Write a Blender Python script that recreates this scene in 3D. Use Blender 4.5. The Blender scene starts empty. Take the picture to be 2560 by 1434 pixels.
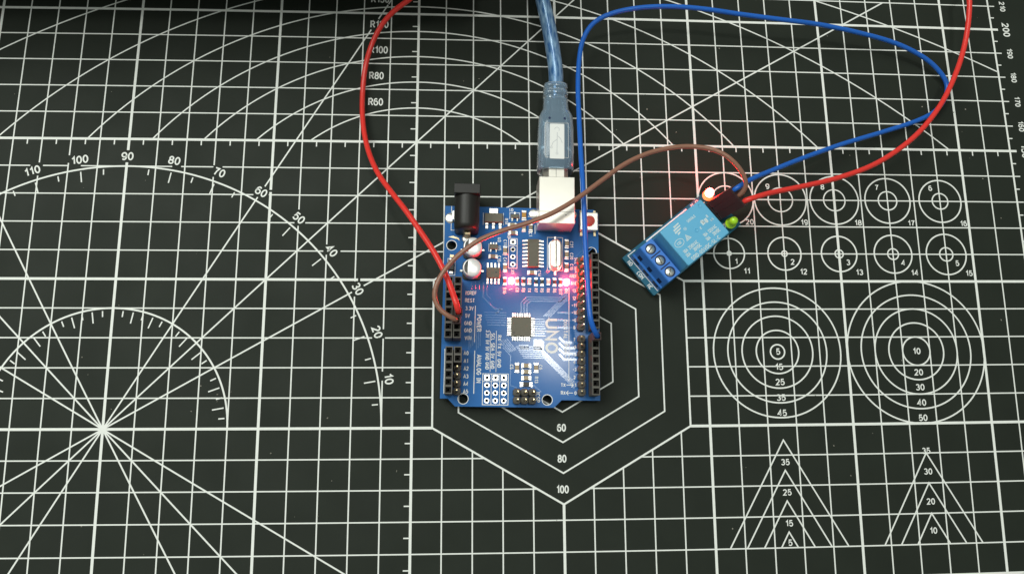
import bpy, math, random
from math import sin, cos, pi, radians, sqrt
from mathutils import Matrix, Vector
import numpy as np

random.seed(11)
scene = bpy.context.scene
COL = scene.collection
MM = 0.001

# ------------------------------------------------------------------ camera
cam_d = bpy.data.cameras.new('camera')
cam = bpy.data.objects.new('camera', cam_d)
COL.objects.link(cam)
cam_d.sensor_fit = 'HORIZONTAL'
cam_d.sensor_width = 36.0
cam_d.lens = 1988.0 / 2560.0 * 36.0
cam_d.clip_start = 0.01
cam_d.clip_end = 20.0
cam.matrix_world = Matrix((
    (0.99834709, -0.00350751, -0.05736537, -0.03234857),
    (-0.00778806, 0.98067285, -0.19549965, 0.04379451),
    (0.05694238, 0.19562327, 0.97902457, 0.26991389),
    (0, 0, 0, 1)))
scene.camera = cam

# ------------------------------------------------------------------ light
world = bpy.data.worlds.new('World')
scene.world = world
world.use_nodes = True
bg = world.node_tree.nodes['Background']
bg.inputs[0].default_value = (0.93, 1.0, 0.92, 1)
bg.inputs[1].default_value = 0.25


def area(name, loc, target, sx, sy, power, color):
    d = bpy.data.lights.new(name, 'AREA')
    d.shape = 'RECTANGLE'
    d.size, d.size_y, d.energy, d.color = sx, sy, power, color
    o = bpy.data.objects.new(name, d)
    COL.objects.link(o)
    o.location = loc
    o.rotation_euler = (Vector(target) - Vector(loc)).to_track_quat('-Z', 'Y').to_euler()
    return o


area('ceiling_lamp', (0.150, 0.262, 1.5), (0, 0.09, 0), 0.13, 0.065, 3.2, (1.0, 1.0, 0.94))
area('fill_panel', (-0.58, 0.50, 1.1), (-0.05, 0.1, 0), 0.8, 0.8, 11.5, (0.97, 1.0, 0.94))  # added soft fill, placed to brighten the left side

scene.view_settings.view_transform = 'Standard'
scene.view_settings.look = 'None'
scene.view_settings.exposure = 0.0
scene.view_settings.gamma = 1.0
scene.cycles.use_denoising = True
scene.cycles.max_bounces = 10
scene.cycles.transmission_bounces = 10
scene.cycles.transparent_max_bounces = 10
scene.cycles.caustics_refractive = False
scene.cycles.caustics_reflective = False
scene.cycles.sample_clamp_indirect = 6.0


# ------------------------------------------------------------------ materials
def lin(r, g, b):
    def f(c):
        c /= 255.0
        return c / 12.92 if c <= 0.04045 else ((c + 0.055) / 1.055) ** 2.4
    return (f(r), f(g), f(b), 1.0)


def pbr(name, col, rough=0.5, metal=0.0, spec=0.5, coat=0.0, coat_rough=0.1, var=0.0, vscale=400.0,
        bump=0.0, bscale=2000.0, emit=None, estr=0.0, trans=0.0, ior=1.45, rvar=0.0, stretch=None, alpha=1.0):
    m = bpy.data.materials.new(name)
    m.use_nodes = True
    nt = m.node_tree
    p = nt.nodes['Principled BSDF']
    p.inputs['Base Color'].default_value = col
    p.inputs['Roughness'].default_value = rough
    p.inputs['Metallic'].default_value = metal
    p.inputs['Specular IOR Level'].default_value = spec
    p.inputs['Coat Weight'].default_value = coat
    p.inputs['Coat Roughness'].default_value = coat_rough
    p.inputs['Transmission Weight'].default_value = trans
    p.inputs['IOR'].default_value = ior
    p.inputs['Alpha'].default_value = alpha
    if emit:
        p.inputs['Emission Color'].default_value = emit
        p.inputs['Emission Strength'].default_value = estr
    if var or bump or rvar:
        tc = nt.nodes.new('ShaderNodeTexCoord')
        vec = tc.outputs['Object']
        if stretch:
            mp = nt.nodes.new('ShaderNodeMapping')
            mp.inputs['Scale'].default_value = stretch
            nt.links.new(vec, mp.inputs['Vector'])
            vec = mp.outputs['Vector']
    if var:
        n = nt.nodes.new('ShaderNodeTexNoise')
        n.inputs['Scale'].default_value = vscale
        n.inputs['Detail'].default_value = 5.0
        nt.links.new(vec, n.inputs['Vector'])
        mx = nt.nodes.new('ShaderNodeMix')
        mx.data_type = 'RGBA'
        mx.inputs[6].default_value = tuple(c * (1 - var) for c in col[:3]) + (1,)
        mx.inputs[7].default_value = tuple(min(1, c * (1 + var)) for c in col[:3]) + (1,)
        nt.links.new(n.outputs['Fac'], mx.inputs[0])
        nt.links.new(mx.outputs[2], p.inputs['Base Color'])
    if rvar:
        n3 = nt.nodes.new('ShaderNodeTexNoise')
        n3.inputs['Scale'].default_value = vscale * 0.7
        n3.inputs['Detail'].default_value = 3.0
        nt.links.new(vec, n3.inputs['Vector'])
        mr = nt.nodes.new('ShaderNodeMapRange')
        mr.inputs['From Min'].default_value = 0.3
        mr.inputs['From Max'].default_value = 0.7
        mr.inputs['To Min'].default_value = max(0.02, rough - rvar)
        mr.inputs['To Max'].default_value = min(1, rough + rvar)
        nt.links.new(n3.outputs['Fac'], mr.inputs['Value'])
        nt.links.new(mr.outputs['Result'], p.inputs['Roughness'])
    if bump:
        n2 = nt.nodes.new('ShaderNodeTexNoise')
        n2.inputs['Scale'].default_value = bscale
        n2.inputs['Detail'].default_value = 3.0
        nt.links.new(vec, n2.inputs['Vector'])
        b = nt.nodes.new('ShaderNodeBump')
        b.inputs['Strength'].default_value = bump
        b.inputs['Distance'].default_value = 0.0002
        nt.links.new(n2.outputs['Fac'], b.inputs['Height'])
        nt.links.new(b.outputs['Normal'], p.inputs['Normal'])
    return m


M = {}
M['mat'] = pbr('mat_vinyl', (0.0200, 0.0255, 0.0190, 1), 0.55, spec=0.18, var=0.22, vscale=60, bump=0.35, bscale=5200, rvar=0.06)
M['print'] = pbr('mat_print', (0.90, 0.95, 0.88, 1), 0.6, spec=0.25, var=0.10, vscale=700)
M['table'] = pbr('table_laminate', (0.10, 0.085, 0.07, 1), 0.5, var=0.3, vscale=12)
M['pcb'] = pbr('blue_soldermask', (0.043, 0.165, 0.45, 1), 0.13, spec=0.10, var=0.10, vscale=120, bump=0.022, bscale=220)
M['trace'] = pbr('masked_copper', (0.060, 0.20, 0.49, 1), 0.14, spec=0.42, bump=0.03, bscale=300)
M['silk'] = pbr('silkscreen', (0.90, 0.93, 0.92, 1), 0.5)
M['tin'] = pbr('tinned_metal', (0.86, 0.86, 0.80, 1), 0.34, 0.85, var=0.06, vscale=300, bump=0.05, bscale=900)
M['jackmetal'] = pbr('jack_steel', (0.84, 0.82, 0.74, 1), 0.30, 0.85, var=0.09, vscale=110, bump=0.04, bscale=500)
M['solder'] = pbr('solder', (0.85, 0.86, 0.83, 1), 0.28, 0.75)
M['gold'] = pbr('gilt_contact', (0.80, 0.66, 0.38, 1), 0.25, 0.9)
M['brassleg'] = pbr('brass_leg', (0.70, 0.58, 0.36, 1), 0.35, 0.7)
M['black'] = pbr('black_plastic', (0.016, 0.016, 0.014, 1), 0.42, spec=0.45, bump=0.06, bscale=1500)
M['header'] = pbr('header_plastic', (0.105, 0.100, 0.086, 1), 0.5, spec=0.4, bump=0.06, bscale=1800)
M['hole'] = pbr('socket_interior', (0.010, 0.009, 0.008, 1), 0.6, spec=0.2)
M['chip'] = pbr('chip_epoxy', (0.17, 0.16, 0.125, 1), 0.62, spec=0.3, bump=0.10, bscale=3500, var=0.1, vscale=900)
M['ceramic'] = pbr('tan_ceramic', (0.42, 0.33, 0.21, 1), 0.45)
M['ceramic2'] = pbr('brown_ceramic', (0.30, 0.24, 0.17, 1), 0.45)
M['resist'] = pbr('resistor_black', (0.05, 0.048, 0.045, 1), 0.45)
M['amber'] = pbr('amber_fuse', (0.55, 0.27, 0.03, 1), 0.3)
M['can'] = pbr('aluminium_can', (0.92, 0.93, 0.92, 1), 0.30, 0.45)
M['canmark'] = pbr('can_mark', (0.06, 0.065, 0.06, 1), 0.4)
M['btnred'] = pbr('button_red', (0.62, 0.09, 0.07, 1), 0.45)
M['whiteplastic'] = pbr('unlit_led_body', (0.82, 0.82, 0.70, 1), 0.35)
M['ledhot'] = pbr('lit_red_led', (0.9, 0.5, 0.4, 1), 0.3, emit=(1.0, 0.020, 0.016, 1), estr=700.0)
M['ledrelay'] = pbr('lit_red_lens', (0.9, 0.4, 0.3, 1), 0.25, emit=(1.0, 0.016, 0.013, 1), estr=150.0)
M['ledskirt'] = pbr('lit_red_lens_skirt', (0.9, 0.35, 0.2, 1), 0.3, emit=(1.0, 0.22, 0.05, 1), estr=1.6)
M['ledgreen'] = pbr('green_lens', (0.50, 0.95, 0.03, 1), 0.22, trans=0.05, coat=0.5, coat_rough=0.08)
M['relaypcb'] = pbr('teal_soldermask', (0.010, 0.125, 0.20, 1), 0.3, spec=0.25, var=0.15, vscale=150, bump=0.08, bscale=300)
M['relay'] = pbr('relay_case_blue', (0.125, 0.46, 0.72, 1), 0.42, spec=0.5, bump=0.08, bscale=1400, var=0.04, vscale=300)
M['relayink'] = pbr('relay_ink', (0.62, 0.74, 0.76, 1), 0.5, var=0.25, vscale=1600)
M['terminal'] = pbr('terminal_blue', (0.050, 0.215, 0.68, 1), 0.4, spec=0.45, bump=0.05, bscale=900)
M['pit'] = pbr('recess_shade', (0.006, 0.020, 0.08, 1), 0.6)  # recess shade as flat colour; wells and openings have no depth
M['screw'] = pbr('screw_zinc', (0.80, 0.82, 0.76, 1), 0.3, 0.9, var=0.2, vscale=1500, bump=0.3, bscale=1500)
M['redwire'] = pbr('red_pvc', (0.84, 0.045, 0.034, 1), 0.28, spec=0.5, bump=0.05, bscale=700)
M['bluewire'] = pbr('blue_pvc', (0.014, 0.135, 0.58, 1), 0.28, spec=0.5, bump=0.05, bscale=700)
M['brownwire'] = pbr('brown_pvc', (0.31, 0.150, 0.100, 1), 0.28, spec=0.5, bump=0.05, bscale=700)
M['dupont'] = pbr('connector_red_glow', (0.055, 0.030, 0.028, 1), 0.35, spec=0.5)  # black plastic with the red lamp's glow mixed into its colour
M['dust'] = pbr('dust', (0.30, 0.29, 0.24, 1), 0.9)
M['usbmold'] = pbr('clear_blue_vinyl', (0.52, 0.76, 1.0, 1), 0.16, spec=0.5, trans=0.74, ior=1.25, coat=0.8, coat_rough=0.10, bump=0.12, bscale=600)
M['plate'] = pbr('plate_sheen', (0.90, 0.91, 0.88, 1), 0.3)  # lamp sheen on the plate put into its white base colour
M['inner'] = pbr('inner_core', (0.62, 0.66, 0.66, 1), 0.5)
M['engrave'] = pbr('engraved_line', (0.60, 0.62, 0.62, 1), 0.5)
M['slab'] = pbr('slab_black', (0.02, 0.02, 0.02, 1), 0.6)


def cable_mat():
    m = pbr('clear_blue_jacket', (0.05, 0.15, 0.36, 1), 0.28, metal=0.25, coat=1.0, coat_rough=0.08)
    nt = m.node_tree
    p = nt.nodes['Principled BSDF']
    tc = nt.nodes.new('ShaderNodeTexCoord')
    mp = nt.nodes.new('ShaderNodeMapping')
    mp.inputs['Scale'].default_value = (1.0, 0.22, 1.0)
    nt.links.new(tc.outputs['Object'], mp.inputs['Vector'])
    n = nt.nodes.new('ShaderNodeTexNoise')
    n.inputs['Scale'].default_value = 1100
    n.inputs['Detail'].default_value = 6
    nt.links.new(mp.outputs['Vector'], n.inputs['Vector'])
    r = nt.nodes.new('ShaderNodeValToRGB')
    r.color_ramp.elements[0].position = 0.38
    r.color_ramp.elements[0].color = (0.045, 0.160, 0.40, 1)
    r.color_ramp.elements[1].position = 0.68
    r.color_ramp.elements[1].color = (0.34, 0.57, 0.80, 1)
    nt.links.new(n.outputs['Fac'], r.inputs['Fac'])
    nt.links.new(r.outputs['Color'], p.inputs['Base Color'])
    return m


M['cable'] = cable_mat()


# ------------------------------------------------------------------ stroke alphabet (unit cap height)
def _arc(cx, cy, rx, ry, a0, a1, n=None):
    n = n or max(4, int(abs(a1 - a0) / 18))
    return [(cx + rx * cos(radians(a0 + (a1 - a0) * i / n)), cy + ry * sin(radians(a0 + (a1 - a0) * i / n))) for i in range(n + 1)]


def _closed(p):
    p = p[:-1]
    return p + [p[0]]


_six = _arc(.25, .5, .25, .5, 48, 180) + _arc(.25, .31, .25, .31, 180, 520)
GLYPH = {
    '0': (.48, [_closed(_arc(.24, .5, .24, .5, 90, 450))]),
    '1': (.34, [[(.04, .76), (.17, .83), (.28, 1.0), (.28, 0)]]),
    '2': (.48, [_arc(.23, .735, .23, .265, 170, -30) + [(.02, 0), (.48, 0)]]),
    '3': (.48, [_arc(.22, .75, .21, .25, 155, -90), _arc(.22, .265, .25, .265, 88, -155)]),
    '4': (.52, [[(.38, 0), (.38, 1), (.0, .30), (.52, .30)]]),
    '5': (.48, [[(.44, 1), (.09, 1), (.03, .50)] + _arc(.23, .325, .25, .325, 125, -150)]),
    '6': (.50, [_six]),
    '7': (.46, [[(0, 1), (.46, 1), (.25, .55), (.16, 0)]]),
    '8': (.48, [_closed(_arc(.24, .755, .20, .245, 90, 450)), _closed(_arc(.24, .265, .24, .265, 90, 450))]),
    '9': (.50, [[(.5 - a, 1 - b) for a, b in _six]]),
    'A': (.60, [[(0, 0), (.30, 1), (.60, 0)], [(.10, .33), (.50, .33)]]),
    'B': (.52, [_closed([(0, 0), (0, 1)] + _arc(.27, .76, .22, .24, 90, -90) + _arc(.27, .26, .25, .26, 90, -90) + [(0, 0), (0, 0)]), [(0, .52), (.3, .52)]]),
    'C': (.56, [_arc(.29, .5, .29, .5, 45, 315)]),
    'D': (.54, [_closed([(0, 0), (0, 1), (.22, 1)] + _arc(.22, .5, .32, .5, 90, -90) + [(0, 0)])]),
    'E': (.48, [[(.48, 1), (0, 1), (0, 0), (.48, 0)], [(0, .52), (.42, .52)]]),
    'F': (.46, [[(.46, 1), (0, 1), (0, 0)], [(0, .52), (.40, .52)]]),
    'G': (.58, [_arc(.29, .5, .29, .5, 45, 340) + [(.58, .48), (.32, .48)]]),
    'I': (.24, [[(0, 1), (.24, 1)], [(.12, 1), (.12, 0)], [(0, 0), (.24, 0)]]),
    'J': (.40, [[(.40, 1), (.40, .25)] + _arc(.20, .25, .20, .25, 0, -170)]),
    'L': (.44, [[(0, 1), (0, 0), (.44, 0)]]),
    'M': (.64, [[(0, 0), (0, 1), (.32, .35), (.64, 1), (.64, 0)]]),
    'N': (.54, [[(0, 0), (0, 1), (.54, 0), (.54, 1)]]),
    'O': (.60, [_closed(_arc(.30, .5, .30, .5, 90, 450))]),
    'P': (.50, [[(0, 0), (0, 1), (.24, 1)] + _arc(.24, .74, .26, .26, 90, -90) + [(0, .48)]]),
    'Q': (.60, [_closed(_arc(.30, .5, .30, .5, 90, 450)), [(.36, .25), (.62, -.04)]]),
    'R': (.54, [[(0, 0), (0, 1), (.26, 1)] + _arc(.26, .75, .25, .25, 90, -90) + [(0, .5)], [(.26, .5), (.54, 0)]]),
    'S': (.52, [_arc(.26, .75, .25, .25, 35, 265) + _arc(.26, .25, .26, .25, 95, -150)]),
    'T': (.54, [[(0, 1), (.54, 1)], [(.27, 1), (.27, 0)]]),
    'U': (.54, [[(0, 1), (0, .28)] + _arc(.27, .28, .27, .28, 180, 360) + [(.54, 1)]]),
    'V': (.58, [[(0, 1), (.29, 0), (.58, 1)]]),
    'W': (.80, [[(0, 1), (.2, 0), (.4, .8), (.6, 0), (.8, 1)]]),
    'X': (.56, [[(0, 1), (.56, 0)], [(0, 0), (.56, 1)]]),
    'c': (.40, [_arc(.22, .35, .22, .35, 45, 315)]),
    'u': (.42, [[(0, .7), (0, .22)] + _arc(.21, .22, .21, .22, 180, 360) + [(.42, .7), (.42, 0)]]),
    's': (.38, [_arc(.19, .52, .18, .18, 35, 265) + _arc(.19, .17, .19, .17, 95, -150)]),
    '~': (.42, [[(0, .46), (.1, .58), (.21, .52), (.32, .46), (.42, .58)]]),
    '-': (.26, [[(0, .45), (.26, .45)]]),
    '.': (.08, [[(.0, 0), (.08, 0)]]),
    '(': (.18, [_arc(.30, .5, .28, .62, 130, 230)]),
    ')': (.18, [_arc(-.12, .5, .28, .62, 50, -50)]),
}


# ------------------------------------------------------------------ mesh helpers (all in millimetres)
class MB:
    def __init__(s):
        s.v, s.f, s.sm = [], [], []

    def add(s, vs, fs, smooth=False):
        o = len(s.v)
        s.v += [tuple(p) for p in vs]
        s.f += [tuple(i + o for i in f) for f in fs]
        s.sm += [smooth] * len(fs)
        return s

    def box(s, cx, cy, z0, z1, sx, sy, a=0.0, ch=0.0, tx=0.0, ty=0.0):
        """box with chamfered top edge; tx, ty shift the top (lean)"""
        def loop(hx, hy, z, ox=0, oy=0):
            return [(cx + ox + x * cos(a) - y * sin(a), cy + oy + x * sin(a) + y * cos(a), z)
                    for x, y in ((-hx, -hy), (hx, -hy), (hx, hy), (-hx, hy))]
        hx, hy = sx / 2, sy / 2
        L = [loop(hx, hy, z0)]
        if ch:
            k = (z1 - ch - z0) / (z1 - z0)
            L.append(loop(hx, hy, z1 - ch, tx * k, ty * k))
            L.append(loop(hx - ch, hy - ch, z1, tx, ty))
        else:
            L.append(loop(hx, hy, z1, tx, ty))
        return s.loft(L)

    def loft(s, loops, cap0=True, cap1=True, smooth=False):
        n = len(loops[0])
        vs = [p for l in loops for p in l]
        fs = []
        for k in range(len(loops) - 1):
            for i in range(n):
                j = (i + 1) % n
                fs.append((k * n + i, k * n + j, (k + 1) * n + j, (k + 1) * n + i))
        s.add(vs, fs, smooth)
        if cap0:
            s.add(loops[0], [tuple(reversed(range(n)))])
        if cap1:
            s.add(loops[-1], [tuple(range(n))])
        return s

    def rbox(s, cx, cy, z0, z1, sx, sy, r, ch=0.0, a=0.0, seg=4, draft=0.0, smooth=False):
        def loop(ins, z):
            hx, hy = sx / 2 - ins, sy / 2 - ins
            rr = max(0.02, r - ins * 0.5)
            pts = []
            for q, (qx, qy) in enumerate(((1, 1), (-1, 1), (-1, -1), (1, -1))):
                for i in range(seg + 1):
                    t = q * pi / 2 + i * pi / 2 / seg
                    x, y = qx * (hx - rr) + rr * cos(t), qy * (hy - rr) + rr * sin(t)
                    pts.append((cx + x * cos(a) - y * sin(a), cy + x * sin(a) + y * cos(a), z))
            return pts
        L = [loop(0, z0)]
        if ch:
            L += [loop(draft, z1 - ch), loop(draft + ch * 0.3, z1 - ch * 0.3), loop(draft + ch, z1)]
        else:
            L.append(loop(draft, z1))
        return s.loft(L, smooth=smooth)

    def lathe(s, cx, cy, prof, n=24, smooth=True, a0=0.0):
        L = [[(cx + r * cos(a0 + 2 * pi * i / n), cy + r * sin(a0 + 2 * pi * i / n), z) for i in range(n)] for r, z in prof]
        return s.loft(L, smooth=smooth)

    def tube(s, pts, r, n=10, closed=False):
        P = [Vector(p) for p in pts]
        up = Vector((0, 0, 1))
        L = []
        for i, p in enumerate(P):
            t = (P[min(i + 1, len(P) - 1)] - P[max(i - 1, 0)]).normalized()
            sx = t.cross(up)
            if sx.length < 0.05:
                sx = L and prev or Vector((1, 0, 0))
            sx.normalize()
            if i and sx.dot(prev) < 0:
                sx = -sx
            prev = sx
            u = sx.cross(t).normalized()
            rr = r[i] if isinstance(r, (list, tuple)) else r
            L.append([tuple(p + rr * (cos(2 * pi * k / n) * sx + sin(2 * pi * k / n) * u)) for k in range(n)])
        return s.loft(L, smooth=True)

    def strip(s, pts, w, z, closed=False):
        """flat ribbon along a 2-D polyline with mitred joints"""
        n = len(pts)
        vs = []
        for i in range(n):
            p = pts[i]
            a = pts[i - 1] if (i or closed) else None
            b = pts[(i + 1) % n] if (i < n - 1 or closed) else None
            def nd(u, v):
                d = (v[0] - u[0], v[1] - u[1])
                l = math.hypot(*d) or 1
                return (-d[1] / l, d[0] / l)
            if a is None:
                nx, ny = nd(p, b)
            elif b is None:
                nx, ny = nd(a, p)
            else:
                n1, n2 = nd(a, p), nd(p, b)
                mx, my = n1[0] + n2[0], n1[1] + n2[1]
                l = math.hypot(mx, my) or 1
                mx, my = mx / l, my / l
                k = 1 / max(0.4, mx * n1[0] + my * n1[1])
                nx, ny = mx * k, my * k
            vs.append((p[0] + nx * w / 2, p[1] + ny * w / 2, z))
            vs.append((p[0] - nx * w / 2, p[1] - ny * w / 2, z))
        m = n if closed else n - 1
        fs = [(2 * i + 1, 2 * ((i + 1) % n) + 1, 2 * ((i + 1) % n), 2 * i) for i in range(m)]
        return s.add(vs, fs)

    def trace(s, pts, w, z, h=0.045):
        """raised, bevelled copper track under the mask"""
        a, b = MB(), MB()
        a.strip(pts, w + 0.10, z)
        b.strip(pts, w, z + h)
        n = len(pts)
        o = a.v + b.v
        k = 2 * n
        fs = [tuple(i + k for i in f) for f in b.f]
        for i in range(n - 1):
            fs.append((2 * i, 2 * i + 2, k + 2 * i + 2, k + 2 * i)[::-1])
            fs.append((2 * i + 1, 2 * i + 3, k + 2 * i + 3, k + 2 * i + 1))
        return s.add(o, fs)

    def disc(s, cx, cy, r, z, n=20, r0=0.0):
        if r0:
            vs = [(cx + q * cos(2 * pi * i / n), cy + q * sin(2 * pi * i / n), z) for q in (r, r0) for i in range(n)]
            return s.add(vs, [(i, (i + 1) % n, n + (i + 1) % n, n + i) for i in range(n)])
        return s.add([(cx + r * cos(2 * pi * i / n), cy + r * sin(2 * pi * i / n), z) for i in range(n)], [tuple(range(n))])

    def text(s, body, cap, x, y, z, rot=0.0, sx=1.0, bold=0.0, warp=None, wt=0.145, gap=0.19):
        """flat stroke lettering; cap = cap height, centred on x, y"""
        pen, strokes = 0.0, []
        for ch in body:
            w, paths = GLYPH.get(ch, (0.3, []))
            for p in paths:
                strokes.append([(pen + q[0], q[1]) for q in p])
            pen += w + gap + wt * 0.5
        tot = pen - gap - wt * 0.5
        k = cap * (1 - wt)
        for i, p in enumerate(strokes):
            closed = p[0] == p[-1] and len(p) > 3
            if closed:
                p = p[:-1]
            out = []
            for px, py in p:
                u, v = (px - tot / 2) * k * sx, (py - 0.5) * k
                q = (x + u * cos(rot) - v * sin(rot), y + u * sin(rot) + v * cos(rot))
                out.append(warp(*q) if warp else q)
            s.strip(out, wt * cap, z + 0.002 * (i % 6), closed=closed)
        return s

    def xf(s, fn):
        s.v = [tuple(fn(*p)) for p in s.v]
        return s

    def build(s, name, mat, parent=None, autosmooth=True):
        me = bpy.data.meshes.new(name)
        me.from_pydata([(x * MM, y * MM, z * MM) for x, y, z in s.v], [], s.f)
        me.polygons.foreach_set('use_smooth', s.sm)
        me.materials.append(M[mat])
        me.update()
        return link(name, me, parent)


def link(name, me, parent=None):
    o = bpy.data.objects.new(name, me)
    COL.objects.link(o)
    o.parent = parent
    return o


def copy_of(o, loc_mm, rotz=0.0, parent=None):
    c = o.copy()
    COL.objects.link(c)
    c.parent = parent if parent else o.parent
    c.location = Vector(loc_mm) * MM
    c.rotation_euler = (0, 0, rotz)
    return c


def empty(name, loc=(0, 0, 0), rotz=0.0):
    o = bpy.data.objects.new(name, None)
    COL.objects.link(o)
    o.location = Vector(loc) * MM
    o.rotation_euler = (0, 0, rotz)
    o.empty_display_size = 0.01
    return o


def tag(o, label, cat, group=None, kind=None):
    o['label'] = label
    o['category'] = cat
    if group:
        o['group'] = group
    if kind:
        o['kind'] = kind
    return o


def spline(pts, step=1.2):
    P = [Vector(p) for p in pts]
    P = [2 * P[0] - P[1]] + P + [2 * P[-1] - P[-2]]
    out = []
    for i in range(1, len(P) - 2):
        a, b, c, d = P[i - 1:i + 3]
        n = max(2, int((c - b).length / step))
        for k in range(n):
            t = k / n
            out.append(0.5 * ((2 * b) + (c - a) * t + (2 * a - 5 * b + 4 * c - d) * t * t + (3 * b - a - 3 * c + d) * t ** 3))
    out.append(P[-2])
    # light smoothing removes kinks from hand placed points
    for _ in range(3):
        out = [out[0]] + [(out[i - 1] + 2 * out[i] + out[i + 1]) / 4 for i in range(1, len(out) - 1)] + [out[-1]]
    return out


def filled(name, outer, holes, z0, z1, mat, parent):
    """flat plate with round holes"""
    cu = bpy.data.curves.new('plate', 'CURVE')
    cu.dimensions = '2D'
    cu.fill_mode = 'BOTH'
    cu.extrude = (z1 - z0) / 2

    def sp(pts):
        q = cu.splines.new('POLY')
        q.points.add(len(pts) - 1)
        for i, (x, y) in enumerate(pts):
            q.points[i].co = (x, y, 0, 1)
        q.use_cyclic_u = True
    sp(outer)
    for hx, hy, hr, n in holes:
        sp([(hx + hr * cos(2 * pi * i / n), hy + hr * sin(2 * pi * i / n)) for i in range(n)])
    o = bpy.data.objects.new('plate', cu)
    COL.objects.link(o)
    dg = bpy.context.evaluated_depsgraph_get()
    me = o.evaluated_get(dg).to_mesh()
    mb = MB()
    zc = (z0 + z1) / 2
    mb.add([(v.co.x, v.co.y, v.co.z + zc) for v in me.vertices], [tuple(p.vertices) for p in me.polygons])
    o.evaluated_get(dg).to_mesh_clear()
    bpy.data.objects.remove(o)
    bpy.data.curves.remove(cu)
    return mb.build(name, mat, parent)


# ------------------------------------------------------------------ table and cutting mat
tb = MB().box(-35, 115, -42, -2.2, 1500, 900, ch=2).build('table_top', 'table')
tb['kind'] = 'structure'

# the mat is not perfectly flat stock: its print is stretched by up to about a millimetre
CF = np.array([[0.2337, 0.0411], [2.3358, 0.086], [0.1184, 0.4654], [-0.4725, 0.2163], [0.2779, -0.2483],
               [-0.1496, -0.1226], [-3.0986, 0.191], [0.2476, -1.2758], [-1.274, -0.1155], [-0.0442, -0.2173]])


def wp(X, Y):
    x, y = max(-1.05, min(1.0, X / 200.0)), max(-1.1, min(1.15, (Y - 100) / 100.0))
    b = np.array([1, x, y, x * x, x * y, y * y, x ** 3, x * x * y, x * y * y, y ** 3])
    d = b @ CF
    return (X + float(d[0]), Y + float(d[1]))


mat = empty('cutting_mat', (0, 0, 0))
tag(mat, 'black cutting mat printed with white grid, protractor, hexagons and rings under everything', 'cutting mat')
MB().rbox(-40, 112, -2.2, 0.0, 470, 292, 6.0, ch=0.3, seg=6).build('mat_sheet', 'mat', mat)

HEX = [(0, 125), (-43.3, 100), (-43.3, 50), (0, 25), (43.3, 50), (43.3, 100)]


def rect(cx, cy, w, h, a=0.0):
    return [(cx + x * cos(a) - y * sin(a), cy + x * sin(a) + y * cos(a)) for x, y in ((-w / 2, -h / 2), (w / 2, -h / 2), (w / 2, h / 2), (-w / 2, h / 2))]


KNOCK = []
PROT = []
for dg_ in range(10, 180, 10):
    t = radians(dg_)
    cx, cy = -150 + 93.6 * cos(t), 50 + 93.6 * sin(t)
    PROT.append((dg_, cx, cy, t - pi / 2))
    KNOCK.append(rect(cx, cy, 5.6 if dg_ < 100 else 7.8, 4.5, t - pi / 2))
for i, nm in enumerate(('R60', 'R80', 'R100', 'R120', 'R150')):
    if i >= 3:
        KNOCK.append(rect(-64.8, 165.1 + 10.15 * i, 7.2, 4.4))


def cut(a, b, polys):
    """pieces of segment a-b outside the convex polygons"""
    segs = [(0.0, 1.0)]
    d = (b[0] - a[0], b[1] - a[1])
    for P in polys:
        t0, t1 = 0.0, 1.0
        n = len(P)
        area2 = sum(P[i][0] * P[(i + 1) % n][1] - P[(i + 1) % n][0] * P[i][1] for i in range(n))
        sgn = 1 if area2 > 0 else -1
        ok = True
        for i in range(n):
            p, q = P[i], P[(i + 1) % n]
            ex, ey = q[0] - p[0], q[1] - p[1]
            c0 = sgn * (ex * (a[1] - p[1]) - ey * (a[0] - p[0]))
            c1 = sgn * (ex * d[1] - ey * d[0])
            if abs(c1) < 1e-9:
                if c0 < 0:
                    ok = False
                continue
            t = -c0 / c1
            if c1 > 0:
                t0 = max(t0, t)
            else:
                t1 = min(t1, t)
        if ok and t1 > t0 + 1e-6:
            ns = []
            for s0, s1 in segs:
                if t0 > s0:
                    ns.append((s0, min(s1, t0)))
                if t1 < s1:
                    ns.append((max(s0, t1), s1))
            segs = [q for q in ns if q[1] > q[0] + 1e-5]
    return [((a[0] + d[0] * s, a[1] + d[1] * s), (a[0] + d[0] * e, a[1] + d[1] * e)) for s, e in segs]


def wline(mb, a, b, w, z, polys=()):
    for p, q in cut(a, b, polys):
        n = max(1, int(math.hypot(q[0] - p[0], q[1] - p[1]) / 15))
        mb.strip([wp(p[0] + (q[0] - p[0]) * i / n, p[1] + (q[1] - p[1]) * i / n) for i in range(n + 1)], w, z)


def warc(mb, cx, cy, r, a0, a1, w, z, n=None):
    n = n or max(24, int(abs(a1 - a0) * r / 1.5))
    full = abs(abs(a1 - a0) - 2 * pi) < 1e-6
    pts = [wp(cx + r * cos(a0 + (a1 - a0) * i / n), cy + r * sin(a0 + (a1 - a0) * i / n)) for i in range(n if full else n + 1)]
    mb.strip(pts, w, z, closed=full)


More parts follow.
